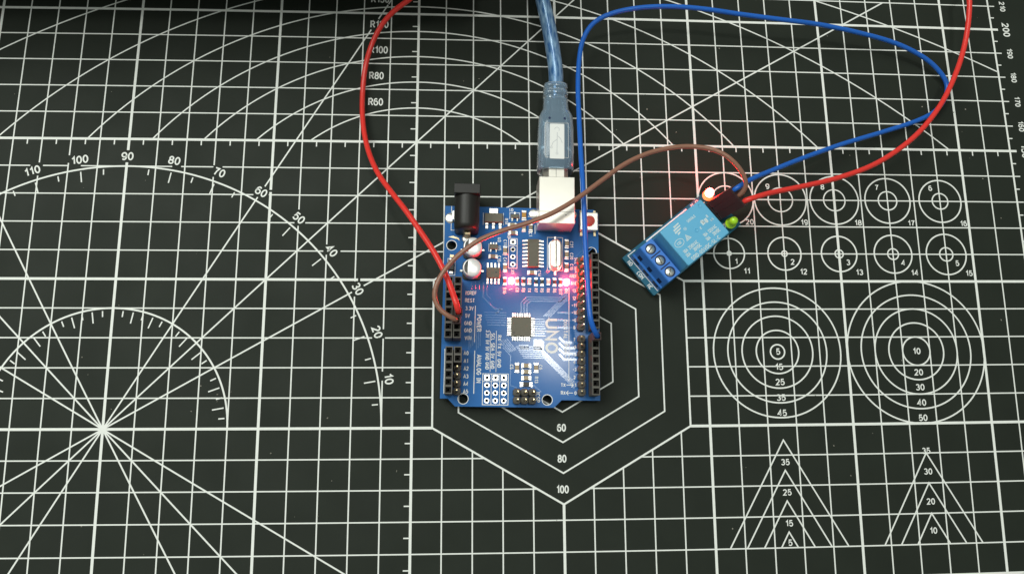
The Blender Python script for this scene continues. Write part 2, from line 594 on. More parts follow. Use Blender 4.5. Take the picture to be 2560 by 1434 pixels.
GK = KNOCK + [HEX]
X0, X1, Y0, Y1 = -250, 170, 0, 245
vt, ht, vb, hb, tk = MB(), MB(), MB(), MB(), MB()
for X in range(X0, X1 + 1, 10):
    bold = X % 50 == 0
    wline(vb if bold else vt, (X, Y0), (X, Y1), 0.88 if bold else (0.66 if X == 170 else 0.44), 0.020 if bold else 0.016, GK)
for Y in range(Y0, Y1 + 1, 10):
    bold = Y % 50 == 0
    wline(hb if bold else ht, (X0, Y), (X1 + 2.6, Y), 0.88 if bold else 0.42, 0.028 if bold else 0.024, GK)
vt.build('thin_vertical_lines', 'print', mat)
ht.build('thin_horizontal_lines', 'print', mat)
vb.build('bold_vertical_lines', 'print', mat)
hb.build('bold_horizontal_lines', 'print', mat)
for Y in range(5, 245, 10):
    if not 25 < Y < -1:
        wline(tk, (-52.2, Y), (-50.3, Y), 0.42, 0.032)
    wline(tk, (170.2, Y), (171.7, Y), 0.42, 0.032)
for X in range(-245, 170, 10):
    wline(tk, (X, 147.9), (X, 149.7), 0.42, 0.032)
tk.build('ruler_ticks', 'print', mat)

pr_ = MB()
warc(pr_, -150, 50, 90, 0, pi, 0.58, 0.036)
warc(pr_, -150, 50, 40, 0, pi, 0.58, 0.036)
for dg_ in range(5, 180, 5):
    if dg_ in (30, 45, 60, 90, 120, 135, 150):
        continue
    t = radians(dg_)
    long = dg_ % 10 == 0
    for R in (90, 40):
        r1 = R - 0.9
        r0 = r1 - (3.8 if long else 2.0)
        wline(pr_, (-150 + r0 * cos(t), 50 + r0 * sin(t)), (-150 + r1 * cos(t), 50 + r1 * sin(t)), 0.42, 0.032)
pr_.build('protractor_scale', 'print', mat)
fan = MB()
for k, dg_ in enumerate((30, 45, 60, 120, 135, 150, 210, 225, 240, 300, 315, 330)):
    t = radians(dg_)
    L = {30: 320, 45: 260, 60: 210, 120: 110, 135: 140, 150: 110, 210: 110, 225: 70, 240: 58, 300: 58, 315: 70, 330: 100}[dg_]
    wline(fan, (-150, 50), (-150 + L * cos(t), 50 + L * sin(t)), 0.50, 0.040 + 0.0015 * k, GK)
fan.disc(*wp(-150, 50), 1.3, 0.062)
fan.build('angle_lines', 'print', mat)

arcs = MB()
for R, s_ in ((60, 13), (80, 23), (100, 33), (120, 43), (150, 53), (200, 63), (300, 73), (500, 83)):
    c_ = min(sqrt(R * R - (R - s_) ** 2), 219.5)
    h = math.asin(c_ / R)
    warc(arcs, -50, 150 + s_ - R, R, pi / 2 + h, pi / 2 - h, 0.46, 0.060)
arcs.build('radius_arcs', 'print', mat)

for R in (50, 40, 30, 20):
    pts = [(R * cos(radians(90 + 60 * k)), 75 + R * sin(radians(90 + 60 * k))) for k in range(6)]
    h = MB()
    dense = []
    for i in range(6):
        a, b = pts[i], pts[(i + 1) % 6]
        dense += [wp(a[0] + (b[0] - a[0]) * q / 3, a[1] + (b[1] - a[1]) * q / 3) for q in range(3)]
    h.strip(dense, 0.62 if R == 50 else 0.50, 0.064, closed=True)
    h.build('hexagon_outline', 'print', mat)

for i in range(5):
    cx = 60 + 20 * i
    for cy, so, si in ((110, 11 + i, 1 + i), (130, 20 - i, 10 - i)):
        g = MB()
        warc(g, cx, cy, so / 2, 0, 2 * pi, 0.50, 0.064, 56)
        warc(g, cx, cy, max(si / 2, 0.75), 0, 2 * pi, 0.46, 0.064, 28)
        if si == 1:
            g.disc(*wp(cx, cy), 0.8, 0.068)
        g.build('circle_template', 'print', mat)
for cx, ds in ((75, (5, 15, 25, 35, 45)), (125, (10, 20, 30, 40, 50))):
    for d in ds:
        g = MB()
        warc(g, cx, 75, d / 2, 0, 2 * pi, 0.50, 0.064, 90)
        g.build('ring', 'print', mat)
for cx, hs in ((75, (35, 25, 15, 5)), (125, (30, 20, 10))):
    for h in hs:
        g = MB()
        hw = h / sqrt(3)
        g.strip([wp(cx - hw, 10), wp(cx, 10 + h), wp(cx + hw, 10)], 0.46, 0.064)
        g.build('triangle_template', 'print', mat)


def num(body, cap, x, y, rot=0.0, sx=1.25, bold=0.17):
    MB().text(body, cap, x, y, 0.072, rot, sx, warp=wp, wt=bold, gap=0.15).build('printed_number', 'print', mat)


for dg_, cx, cy, a in PROT:
    num(str(dg_), 3.0, cx, cy, a, 1.22)
for i, nm in enumerate(('R60', 'R80', 'R100', 'R120', 'R150')):
    num(nm, 2.9, -64.8 + (0 if i < 2 else 0.5), 165.1 + 10.15 * i, 0, 1.0, 0.16)
for nm, y in (('60', 49.8), ('80', 39.7), ('100', 29.8)):
    num(nm, 2.6, -0.4, y, 0, 0.98)
for nm, y in (('5', 75.1), ('15', 69.8), ('25', 64.6), ('35', 59.3), ('45', 54.1)):
    num(nm, 2.25, 75.2, y)
for nm, y in (('10', 75), ('20', 67.6), ('30', 62.4), ('40', 57.1), ('50', 51.9)):
    num(nm, 2.25, 125.1, y)
for nm, y in (('35', 37.7), ('25', 27.8), ('15', 17.8), ('5', 11.6)):
    num(nm, 2.1, 75.2, y)
for nm, y in (('35', 40.7), ('30', 33.8), ('20', 23.9), ('10', 14.4)):
    num(nm, 2.1, 125.1, y)
for i in range(5):
    num(str(1 + i), 2.1, 62.4 + 20.35 * i, 107.1 - 0.1 * i)
    num(str(11 + i), 2.1, 66.0 + 20.45 * i, 103.6 - 0.15 * i)
    num(str(20 - i), 2.1, 68.2 + 19.95 * i, 121.6)
    if i:
        num(str(10 - i), 2.1, 55.2 + 20.4 * i, 135)
for v in range(10, 250, 10):
    num(str(v), 2.8 if v % 50 == 0 else 2.2, 175.9, v, -pi / 2, 1.2)

# ------------------------------------------------------------------ microcontroller board
ZP = 4.5                       # upper face of the board above the mat
brd = empty('microcontroller_board', (-40.9106, 59.2743, 0), radians(-1.05))
tag(brd, 'blue microcontroller circuit board with rows of pin sockets, plugged into the USB cable', 'circuit board')

outline = [(0, 0), (2.54, 0), (5.0, -2.54), (37.8, -2.54), (40.4, 0), (53.3, 0), (53.3, 64.5), (51.8, 66.04), (0, 66.04)]
GRID = [(x, y) for x in (15.44, 18.25, 21.07) for y in (7.09, 4.56, 2.03, -0.5)]
X1H = [(23.62, 53.73 - 2.617 * k) for k in range(4)]
holes = [(2.54, 52.07, 1.6, 24), (50.8, 50.8, 1.6, 24), (7.62, 0, 1.6, 24), (35.56, 0, 1.6, 24)]
holes += [(x, y, 0.5, 12) for x, y in GRID + X1H]
filled('pcb', outline, holes, ZP - 1.6, ZP, 'pcb', brd)

# solder stubs below keep the board off the mat
st = MB()
for y in [38.1 - 2.54 * k for k in range(8)] + [15.24 - 2.54 * k for k in range(6)]:
    st.lathe(2.54, y, [(0.25, 0), (0.8, 1.6), (1.0, ZP - 1.55)], 8)
for y in [47.24 - 2.54 * k for k in range(10)] + [20.32 - 2.54 * k for k in range(8)]:
    st.lathe(50.7, y, [(0.25, 0), (0.8, 1.6), (1.0, ZP - 1.55)], 8)
st.build('solder_stubs', 'solder', brd)['kind'] = 'stuff'

# tracks under the mask
tr = MB()
zt = ZP
for k in range(8):
    tr.trace([(31.1, 27.0 - 0.8 * k), (34.6 + 0.35 * (k % 3), 27.0 - 0.8 * k)], 0.34, zt)
for k in range(4):
    tr.trace([(34.2 + k * 0.75, 28.0), (39.6 + k * 0.75, 33.4), (42.6, 33.4 + (3 - k) * 0.55)], 0.34, zt)
for k in range(3):
    tr.trace([(26.6 + 1.0 * k, 28.6), (26.6 + 1.0 * k, 32.6 - 0.3 * k), (28.6 + 0.6 * k, 34.6 - 0.7 * k), (40.0, 34.6 - 0.7 * k), (42.4, 36.8 - 0.7 * k)], 0.32, zt)
for k in range(7):
    tr.trace([(25.0 + 0.4 * k, 17.6 - 0.62 * k), (33.0 + 0.25 * k, 17.6 - 0.62 * k), (44.6, 6.2 - 0.62 * k + 0.25 * k + 5.4 * (1 if k < 0 else 0))], 0.32, zt)
for k in range(4):
    tr.trace([(39.5, 21.0 - 1.9 * k), (41.2, 19.3 - 1.9 * k), (45.4, 19.3 - 1.9 * k)], 0.9, zt)
for k in range(3):
    tr.trace([(39.0, 29.4 - 2.55 * k), (45.4, 29.4 - 2.55 * k)], 0.6, zt)
for k in range(5):
    tr.trace([(19.2 + 0.66 * k, 19.4 + 0.2 * k), (23.0 + 0.5 * k, 15.6 + 0.2 * k)], 0.30, zt)
tr.trace([(20.6, 17.2), (23.2, 14.5), (23.2, 4.6), (25.4, 3.9)], 0.3, zt)
tr.trace([(13.6, 39.4), (13.6, 34.2), (17.6, 30.2), (20.4, 30.2)], 0.5, zt)
tr.trace([(14.8, 39.0), (14.8, 35.0), (16.2, 33.6)], 0.3, zt)
tr.trace([(18.0, 28.6), (19.6, 30.2)], 0.5, zt)
for k in range(7):
    tr.trace([(9.2 + 0.62 * k, 25.8 - 0.5 * abs(k - 3)), (9.2 + 0.62 * k, 16.2 + 0.7 * ((k * 5) % 4))], 0.30, zt)
for k in range(6):
    tr.trace([(14.0 + 0.25 * k, 29.0 - 0.85 * k), (21.6, 29.0 - 0.85 * k)], 0.26, zt)
for k in range(3):
    tr.trace([(9.6 + 1.3 * k, 39.6), (9.6 + 1.3 * k, 36.9)], 0.26, zt)
    tr.trace([(12.0 + 1.3 * k, 44.6), (14.0 + 1.3 * k, 46.6)], 0.24, zt)
    tr.trace([(44.2 + 1.3 * k, 48.0), (48.6 + 1.3 * k, 52.4)], 0.26, zt)
for k in range(5):
    tr.trace([(25.4, 53.0 - 1.5 * k), (26.8, 54.4 - 1.5 * k)], 0.24, zt)
for k in range(2):
    tr.trace([(33.4 + 0.8 * k, 42.0), (35.4 + 0.8 * k, 44.0)], 0.3, zt)
tr.trace([(29.0, 1.0), (31.0, 4.8), (33.6, 2.6)], 0.3, zt)
for pts in ([(30.9, 20.2), (33.6, 20.2), (34.4, 19.4), (34.4, 16.6), (30.9, 16.6)], [(25.8, 18.2), (29.2, 18.2), (29.4, 16.6), (26.6, 16.6)]):
    tr.loft([[(x, y, zt) for x, y in pts[::-1]], [(x, y, zt + 0.045) for x, y in pts[::-1]]])  # glare blotches put into the shape as flat copper patches
tr.build('copper_tracks', 'trace', brd)

# white silkscreen
zs = ZP + 0.055


def silk(body, cap, x, y, rot=0.0, sx=1.0, bold=0.185):
    MB().text(body, cap, x, y, zs, rot, sx, wt=bold).build('board_lettering', 'silk', brd)


for nm, x, y in (('IOREF', 9.5, 35.56), ('REST', 9.2, 33.0), ('3.3V', 9.1, 30.3), ('5V', 8.5, 27.8), ('GND', 8.75, 25.2), ('GND', 8.8, 22.8), ('VIN', 8.8, 20.2),
                 ('A0', 8.3, 15.1), ('A1', 8.3, 12.5), ('A2', 8.4, 10.0), ('A3', 8.4, 7.4), ('A4', 8.4, 4.9), ('A5', 8.4, 2.4)):
    silk(nm, 1.4, x, y, 0, 0.92)
D = -pi / 2
for nm, cap, x, y, sx in (('POWER', 1.6, 12.45, 25.3, 1.0), ('ANALOG IN', 1.6, 12.65, 10.0, 1.0), ('3.3V 5V 5V GND GND', 1.25, 15.4, 16.4, 0.93),
                          ('SCL SDA 5V GND', 1.25, 17.2, 16.0, 1.05), ('RX TX 5V GND', 1.25, 19.4, 15.9, 1.12), ('UNO', 4.4, 37.05, 21.4, 1.30),
                          ('DIGITAL (PWM~)', 1.35, 41.7, 20.4, 1.15), ('SCL', 1.2, 45.5, 47.6, 1.0), ('SDA', 1.2, 45.5, 44.5, 0.95), ('ICSP', 1.5, 32.4, 0.9, 0.95),
                          ('C6', 1.2, 33.3, 10.8, 1), ('C5', 1.2, 23.6, 10.8, 1), ('R13', 1.2, 31.9, 6.6, 1), ('C21', 1.2, 43.9, 53.4, 1), ('C20', 1.2, 43.9, 49.2, 1),
                          ('C16', 1.2, 43.9, 45.4, 1), ('C14', 1.2, 32.7, 42.9, 1), ('X1', 1.2, 23.6, 43.2, 1), ('R14', 1.2, 21.2, 61.0, 1), ('C1', 1.2, 29.6, 56.6, 1),
                          ('PT', 1.2, 29.2, 63.4, 1), ('U3', 1.2, 18.9, 54.4, 1), ('U5', 1.2, 18.95, 51.4, 1), ('C15', 1.2, 18.95, 47.7, 1), ('C11', 1.2, 20.9, 53.5, 0.95),
                          ('C4', 1.2, 20.9, 47.4, 1), ('R15', 1.2, 22.2, 56.0, 0.8)):
    silk(nm, cap, x, y, D, sx * 1.05, 0.185)
ROW = (('R16', 20.9), ('L', 23.1), ('C8', 25.2), ('R8', 27.3), ('TX', 29.35), ('R7', 31.6), ('R9', 33.65), ('RX', 35.8), ('R6', 37.95), ('R17', 40.0), ('ON', 42.0))
for nm, x in ROW:
    silk(nm, 1.15, x, 37.0 if len(nm) < 3 else 36.6, D, 1.0)
silk('Q1', 1.2, 22.9, 65.2, pi)
for nm, y in (('13', 37.1), ('12', 34.5), ('~11', 32.0), ('~10', 29.5), ('~9', 26.9), ('8', 24.4), ('7', 20.3), ('~6', 17.8), ('~5', 15.2), ('4', 12.7), ('~3', 10.2), ('2', 7.6)):
    silk(nm, 1.2, 44.7, y, 0, 0.95)
silk('GND', 1.2, 44.7, 39.7, 0, 0.9)
silk('AREF', 1.2, 44.4, 42.2, 0, 0.85)
silk('TX', 1.25, 40.9, 5.0)
silk('RX', 1.25, 40.9, 2.4)
silk('1', 1.25, 45.0, 5.0)
silk('0', 1.25, 45.0, 2.4)
sl = MB()
for y, q in ((5.0, 1), (2.4, -1)):
    sl.strip([(42.0, y), (44.2, y)], 0.22, zs)
    t = 44.3 if q > 0 else 41.9
    sl.strip([(t - q * 0.7, y + 0.7), (t, y), (t - q * 0.7, y - 0.7)], 0.22, zs + 0.004)


def sbox(x0, y0, x1, y1, w=0.2):
    sl.strip([(x0, y0), (x1, y0), (x1, y1), (x0, y1)], w, zs, closed=True)


sl.strip([(11.1, 31.2), (11.0, 18.9)], 0.24, zs)
sl.strip([(11.15, 16.0), (11.1, 1.7)], 0.28, zs)
sl.strip([(16.3, 22.6), (16.4, 9.0)], 0.18, zs)
sl.strip([(18.3, 22.8), (18.35, 9.0)], 0.18, zs)
sl.strip([(42.95, 38.1), (42.8, 6.4)], 0.22, zs)
sbox(14.0, -1.85, 22.5, 8.35, 0.24)
for x in (16.85, 19.66):
    sl.strip([(x, -1.75), (x, 8.25)], 0.2, zs + 0.004)
sl.strip([(14.1, 5.82), (22.4, 5.82)], 0.2, zs + 0.008)
sbox(22.1, 44.5, 25.05, 54.95, 0.24)
sl.strip([(22.2, 52.4), (24.95, 52.4)], 0.2, zs + 0.004)
sbox(35.5, 44.0, 40.8, 55.7, 0.22)
sbox(1.4, 41.6, 3.9, 47.4, 0.2)
sl.strip([(2.2, 66.0), (2.2, 57.4), (4.2, 57.4)], 0.2, zs)
sl.strip([(31.2, 56.9), (31.2, 60.0)], 0.3, zs)
sl.strip([(13.2, 64.0), (13.2, 59.6)], 0.18, zs)
sl.strip([(20.2, 64.0), (20.2, 59.6)], 0.18, zs)
sl.strip([(22.4, 61.9), (22.4, 64.2), (25.8, 64.2), (25.8, 61.9)], 0.2, zs)
sl.strip([(1.2, 16.4), (1.2, 1.6)], 0.25, zs)
sl.strip([(15.3, 50.2), (15.3, 53.0)], 0.18, zs)
sl.build('board_print_lines', 'silk', brd)

# bare pads, mounting-hole rings, solder blobs
for i, (x, y) in enumerate(GRID + X1H):
    p = MB()
    if y in (7.09, 53.73):
        o_, r0 = 0.92, 0.5
        vs = [(x + o_ * a, y + o_ * b) for a, b in ((1, 1), (-1, 1), (-1, -1), (1, -1))]
        n = 24
        ring = [(x + r0 * cos(2 * pi * (k + 0.5) / n), y + r0 * sin(2 * pi * (k + 0.5) / n)) for k in range(n)]
        sq = []
        for k in range(n):
            t = 2 * pi * (k + 0.5) / n
            m_ = o_ / max(abs(cos(t)), abs(sin(t)))
            sq.append((x + m_ * cos(t), y + m_ * sin(t)))
        p.add([(a, b, ZP + 0.06) for a, b in sq + ring], [(k, (k + 1) % n, n + (k + 1) % n, n + k) for k in range(n)])
    else:
        p.disc(x, y, 0.88, ZP + 0.06, 24, 0.5)
    p.build('pad_ring', 'solder', brd)
for x, y, r, n in holes[:4]:
    MB().disc(x, y, 1.85, ZP + 0.01, 28, 1.6).build('mounting_hole_ring', 'silk', brd)
for x, y, r in ((1.9, 61.7, 1.9), (7.6, 54.6, 1.6), (30.6, 64.0, 1.7), (44.5, 64.0, 1.4)):
    MB().lathe(x, y, [(r, ZP + 0.01), (r * 0.95, ZP + 0.18), (r * 0.7, ZP + 0.34), (r * 0.3, ZP + 0.42), (0.02, ZP + 0.44)], 20).build('solder_joint', 'solder', brd)
bare = MB()
bare.add([(1.3, 55.0, zs), (4.6, 54.3, zs), (5.3, 53.6, zs), (4.9, 54.7, zs), (3.0, 55.4, zs)], [(0, 1, 2, 3, 4)])
bare.add([(2.0, 47.9, zs), (3.5, 47.8, zs), (3.4, 48.7, zs), (2.1, 48.8, zs)], [(0, 1, 2, 3)])
bare.build('bare_copper_scratch', 'brassleg', brd)

# barrel power jack
jk = empty('power_jack', (0, 0, 0)); jk.parent = brd
j = MB()
cx, r, z0 = 7.55, 4.25, ZP
j.rbox(cx, 69.05, ZP - 0.9, ZP + 11.0, 8.8, 3.5, 0.35, ch=0.25)
j.build('jack_face', 'black', jk)
j = MB()
loops = []
for y, k in ((67.3, 1.0), (57.6, 1.0), (56.6, 0.97), (56.0, 0.88), (55.8, 0.7)):
    L = [(cx + r * k, y, z0 + 0.05), ]
    zc = z0 + 6.3
    for i in range(17):
        t = pi * i / 16
        L.append((cx + r * k * cos(t), y, zc + r * k * sin(t)))
    L.append((cx - r * k, y, z0 + 0.05))
    loops.append(L)
j.loft(loops, smooth=True)
j.build('jack_barrel', 'black', jk)
MB().box(7.9, 55.2, ZP + 0.1, ZP + 5.0, 2.0, 1.0, ch=0.2).build('jack_tab', 'brassleg', jk)
MB().box(2.9, 62.0, ZP + 0.1, ZP + 3.0, 0.6, 3.0).build('jack_tab', 'tin', jk)

# USB socket
uj = empty('usb_socket', (0, 0, 0)); uj.parent = brd
u = MB()
ux, uy0, uy1, uh = 37.6, 57.75, 73.9, 11.0
t = 0.45
u.rbox(ux, (uy0 + 58.2) / 2 + 0.0, ZP + 0.1, ZP + uh - 0.02, 11.9, 0.5, 0.1)                # back
u.box(ux, (uy0 + uy1) / 2, ZP + uh - t, ZP + uh, 12.0, uy1 - uy0, ch=0.12)                # top
for s_ in (-1, 1):
    u.box(ux + s_ * (6.0 - t / 2), (uy0 + uy1) / 2, ZP + 0.05, ZP + uh - t, t, uy1 - uy0 - 0.05)
u.box(ux, (uy0 + uy1) / 2, ZP + 0.02, ZP + 0.5, 11.0, uy1 - uy0 - 0.1)
u.build('socket_shell', 'jackmetal', uj)
q = MB()
q.strip([(ux - 5.8, 61.7), (ux + 5.8, 61.7)], 0.14, ZP + uh + 0.012)
q.box(ux + 3.0, 60.6, ZP + uh, ZP + uh + 0.02, 0.35, 0.35)
q.build('socket_seam', 'canmark', uj)
MB().box(ux, 59.5, ZP + 3.0, ZP + 8.0, 8.0, 2.0).build('socket_core', 'black', uj)

# reset button
rb = empty('reset_button', (0, 0, 0)); rb.parent = brd
MB().rbox(49.6, 61.0, ZP + 0.05, ZP + 3.0, 6.2, 6.3, 0.3, ch=0.2).build('button_case', 'tin', rb)
MB().lathe(49.75, 61.0, [(1.75, ZP + 3.0), (1.75, ZP + 3.9), (1.6, ZP + 4.1), (0.02, ZP + 4.12)], 24).build('button_cap', 'btnred', rb)
for x, y in ((47.2, 57.2), (51.9, 57.2), (47.2, 64.8), (51.9, 64.8)):
    MB().box(x, y, ZP + 0.02, ZP + 0.5, 0.8, 1.5).build('button_leg', 'brassleg', rb)

# voltage regulator
vr = empty('voltage_regulator', (0, 0, 0)); vr.parent = brd
MB().box(16.75, 61.8, ZP + 0.1, ZP + 1.8, 6.3, 3.2, ch=0.2).build('regulator_body', 'chip', vr)
MB().box(16.75, 64.4, ZP + 0.02, ZP + 0.75, 3.1, 2.1, ch=0.1).build('regulator_tab', 'tin', vr)
for k in range(3):
    l = MB()
    l.box(14.45 + 2.3 * k, 59.9, ZP + 0.5, ZP + 0.85, 0.95, 0.8)
    l.box(14.45 + 2.3 * k, 58.9, ZP + 0.02, ZP + 0.3, 0.95, 1.3, ch=0.08)
    l.build('lead', 'tin', vr)


# chips with gull-wing leads
def chip(name, cx, cy, sx, sy, h, leads, lw, ll):
    e = empty(name, (0, 0, 0)); e.parent = brd
    MB().box(cx, cy, ZP + 0.15, ZP + h, sx, sy, ch=0.14).build('chip_body', 'chip', e)
    l = MB()
    l.box(ll * 0.22, 0, 0.45, 0.72, ll * 0.55, lw)
    l.box(ll * 0.74, 0, 0.02, 0.28, ll * 0.62, lw * 1.05, ch=0.06)
    first = None
    for x, y, a in leads:
        if first is None:
            first = l.build('lead', 'tin', e)
            first.location = Vector((x, y, ZP)) * MM
            first.rotation_euler = (0, 0, a)
        else:
            copy_of(first, (x, y, ZP), a, e)
    return e


e = chip('interface_chip', 30.55, 49.7, 3.75, 9.8, 1.6,
         [(30.55 - s_ * 1.9, 45.3 + 1.27 * k, pi if s_ > 0 else 0) for s_ in (1, -1) for k in range(8)], 0.62, 1.7)
MB().disc(31.9, 45.6, 0.35, ZP + 1.605, 14).build('pin_one_dot', 'canmark', e)
e = chip('amplifier_chip', 16.95, 42.5, 4.7, 3.6, 1.5,
         [(15.05 + 1.27 * k, 42.5 + s_ * 1.8, D if s_ < 0 else -D) for s_ in (1, -1) for k in range(4)], 0.62, 1.8)
MB().disc(17.9, 42.6, 0.35, ZP + 1.505, 14).build('pin_one_dot', 'canmark', e)
qf = []
for k in range(8):
    o_ = -2.8 + 0.8 * k
    qf += [(26.6 - 3.3, 24.25 + o_, pi), (26.6 + 3.3, 24.25 + o_, 0), (26.6 + o_, 24.25 - 3.3, D), (26.6 + o_, 24.25 + 3.3, -D)]
e = chip('processor_chip', 26.6, 24.25, 6.7, 6.6, 1.2, qf, 0.48, 1.35)
MB().disc(24.2, 22.1, 0.42, ZP + 1.206, 16).build('pin_one_dot', 'header', e)
chip('small_chip', 16.9, 51.7, 2.9, 1.8, 1.2, [(15.95, 52.6, -D), (16.9, 52.6, -D), (17.85, 52.6, -D), (15.95, 50.8, D), (17.85, 50.8, D)], 0.4, 0.8)
chip('small_transistor', 24.1, 62.8, 2.8, 1.4, 1.1, [(24.1, 63.5, -D), (23.2, 62.1, D), (25.0, 62.1, D)], 0.5, 0.9)
dd = empty('diode', (0, 0, 0)); dd.parent = brd
MB().box(2.6, 44.8, ZP + 0.1, ZP + 1.9, 2.0, 3.6, ch=0.2).build('diode_body', 'black', dd)
for y in (42.5, 47.0):
    MB().box(2.6, y, ZP + 0.03, ZP + 0.5, 1.4, 1.0, ch=0.1).build('lead', 'tin', dd)


# small two-ended parts
def smd(name, x, y, vert, mat_, L=2.0, W=1.2, H=0.8):
    e = empty(name, (x, y, ZP), pi / 2 if vert else 0.0); e.parent = brd
    MB().box(0, 0, 0.08, H, L * 0.66, W, ch=0.08).build('ceramic_body', mat_, e)
    c = MB()
    c.box(0, 0, 0.04, H + 0.03, L * 0.2, W + 0.05, ch=0.08)
    c.box(L * 0.17, 0, 0.02, 0.22, L * 0.22, W + 0.2, ch=0.06)
    a = c.build('end_cap', 'solder', e)
    a.location = (L * 0.42 * MM, 0, 0)
    b = copy_of(a, (-L * 0.42, 0, 0), pi, e)
    return e


for x, y, v in ((42.2, 53.5, 1), (42.15, 49.6, 1), (42.1, 45.3, 1), (30.2, 43.05, 0), (16.8, 48.4, 0), (20.9, 50.6, 1), (20.95, 44.6, 1), (29.65, 58.9, 1), (27.3, 59.0, 1), (23.3, 59.7, 0), (23.6, 56.9, 0)):
    smd('ceramic_capacitor', x, y, v, 'ceramic' if (x * 7) % 3 > 1 else 'ceramic2', 2.3, 1.3, 0.9)
for x, y, v in ((25.35, 10.5, 1), (31.75, 10.6, 1), (28.45, 11.2, 0), (28.45, 9.15, 0), (28.45, 7.1, 0)):
    smd('ceramic_capacitor', x, y, v, 'ceramic', 2.4, 1.35, 0.9)
smd('chip_resistor', 28.45, 5.0, 0, 'resist', 3.0, 1.5, 0.6)
smd('resettable_fuse', 27.3, 63.3, 1, 'amber', 2.6, 1.5, 0.8)
for nm, x in ROW:
    if nm in ('R16', 'C8', 'R8', 'R7', 'R9', 'R6', 'R17'):
        smd('chip_resistor', x, 39.9, 1, 'ceramic2' if nm == 'C8' else 'resist', 2.1, 1.1, 0.6)
for nm, x in ROW:
    if nm in ('TX', 'RX'):
        e = empty('unlit_lamp', (0, 0, 0)); e.parent = brd
        MB().box(x, 39.95, ZP + 0.05, ZP + 0.55, 1.2, 2.3, ch=0.05).build('lamp_base', 'solder', e)
        MB().box(x, 39.95, ZP + 0.55, ZP + 1.1, 1.15, 1.4, ch=0.2).build('lamp_lens', 'whiteplastic', e)
    if nm in ('L', 'ON'):
        e = empty('lit_red_lamp', (0, 0, 0)); e.parent = brd
        e['label'] = 'glowing red indicator lamp'
        MB().box(x, 39.95, ZP + 0.05, ZP + 0.5, 1.3, 2.4, ch=0.05).build('lamp_base', 'solder', e)
        MB().rbox(x, 39.9, ZP + 0.5, ZP + 1.45, 1.8, 2.2, 0.6, ch=0.55).build('lamp_lens', 'ledhot', e)

# electrolytic cans
for x, y in ((9.75, 50.5), (9.65, 43.2)):
    e = empty('electrolytic_capacitor', (0, 0, 0)); e.parent = brd
    MB().rbox(x, y, ZP + 0.05, ZP + 0.9, 6.4, 6.4, 1.2, ch=0.1).build('capacitor_base', 'black', e)
    MB().lathe(x, y, [(3.05, ZP + 0.9), (3.15, ZP + 1.4), (2.95, ZP + 1.6), (2.95, ZP + 1.8), (3.15, ZP + 2.0), (3.15, ZP + 5.3), (3.05, ZP + 5.6), (2.75, ZP + 5.75), (0.02, ZP + 5.75)], 32).build('can', 'can', e)
    sg = MB()
    pts = [(x + 2.7 * cos(radians(a)), y + 2.7 * sin(radians(a)), ZP + 5.765) for a in range(118, 243, 6)]
    sg.add(pts, [tuple(range(len(pts)))])
    sg.build('polarity_mark', 'canmark', e)
    MB().box(x - 3.6, y, ZP + 0.03, ZP + 0.4, 1.0, 0.8, ch=0.1).build('lead', 'solder', e)
    MB().box(x + 3.6, y, ZP + 0.03, ZP + 0.4, 1.0, 0.8, ch=0.1).build('lead', 'solder', e)

# crystal
e = empty('crystal', (0, 0, 0)); e.parent = brd
MB().rbox(38.15, 49.2, ZP + 0.1, ZP + 0.6, 4.5, 11.3, 2.2, ch=0.1, seg=8).build('crystal_flange', 'tin', e)
MB().rbox(38.15, 49.2, ZP + 0.6, ZP + 3.5, 3.7, 10.4, 1.8, ch=0.5, seg=8, smooth=False).build('crystal_can', 'jackmetal', e)
for y in (43.0, 55.4):
    MB().box(38.15, y, ZP + 0.03, ZP + 0.35, 0.8, 1.3, ch=0.1).build('lead', 'solder', e)


# socket strips
def socket_mesh():
    m = MB()
    a, b = 0.92, 0.36
    T, z1, z2 = 0.0, -1.1, -4.5
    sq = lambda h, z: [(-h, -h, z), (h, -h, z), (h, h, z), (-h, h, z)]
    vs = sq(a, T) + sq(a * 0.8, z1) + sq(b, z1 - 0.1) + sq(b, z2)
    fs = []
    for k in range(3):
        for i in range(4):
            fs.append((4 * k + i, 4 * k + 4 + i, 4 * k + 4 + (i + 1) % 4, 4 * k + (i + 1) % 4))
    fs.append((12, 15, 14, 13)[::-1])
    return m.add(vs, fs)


SOCK = None


def female(x, ys, z0=ZP, h=8.5, w=2.5, lean=0.0):
    global SOCK
    n = len(ys)
    ymid = (ys[0] + ys[-1]) / 2
    m = MB()
    zt_, a = z0 + h, 0.92
    y0, y1 = ys[-1] - 1.27, ys[0] + 1.27
    o = [(x - w / 2, y0), (x + w / 2, y0), (x + w / 2, y1), (x - w / 2, y1)]
    vs = [(p[0], p[1], z0 + 0.02) for p in o] + [(p[0], p[1], zt_) for p in o]
    m.add(vs, [(0, 1, 5, 4), (1, 2, 6, 5), (2, 3, 7, 6), (3, 0, 4, 7)])
    for y in ys:
        oc = [(x - w / 2, y - 1.27), (x + w / 2, y - 1.27), (x + w / 2, y + 1.27), (x - w / 2, y + 1.27)]
        ic = [(x - a, y - a), (x + a, y - a), (x + a, y + a), (x - a, y + a)]
        m.add([(p[0], p[1], zt_) for p in oc + ic], [(i, (i + 1) % 4, 4 + (i + 1) % 4, 4 + i) for i in range(4)])
    # moulded groove line along the side
    m.box(x - w / 2 - 0.05, ymid, z0 + 2.4, z0 + 2.9, 0.1, y1 - y0 - 0.2)
    hd = m.build('socket_strip', 'header', brd)
    for y in ys:
        if SOCK is None:
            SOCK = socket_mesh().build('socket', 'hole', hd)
            SOCK.location = Vector((x, y, zt_)) * MM
        else:
            copy_of(SOCK, (x, y, zt_), 0, hd)
    return hd


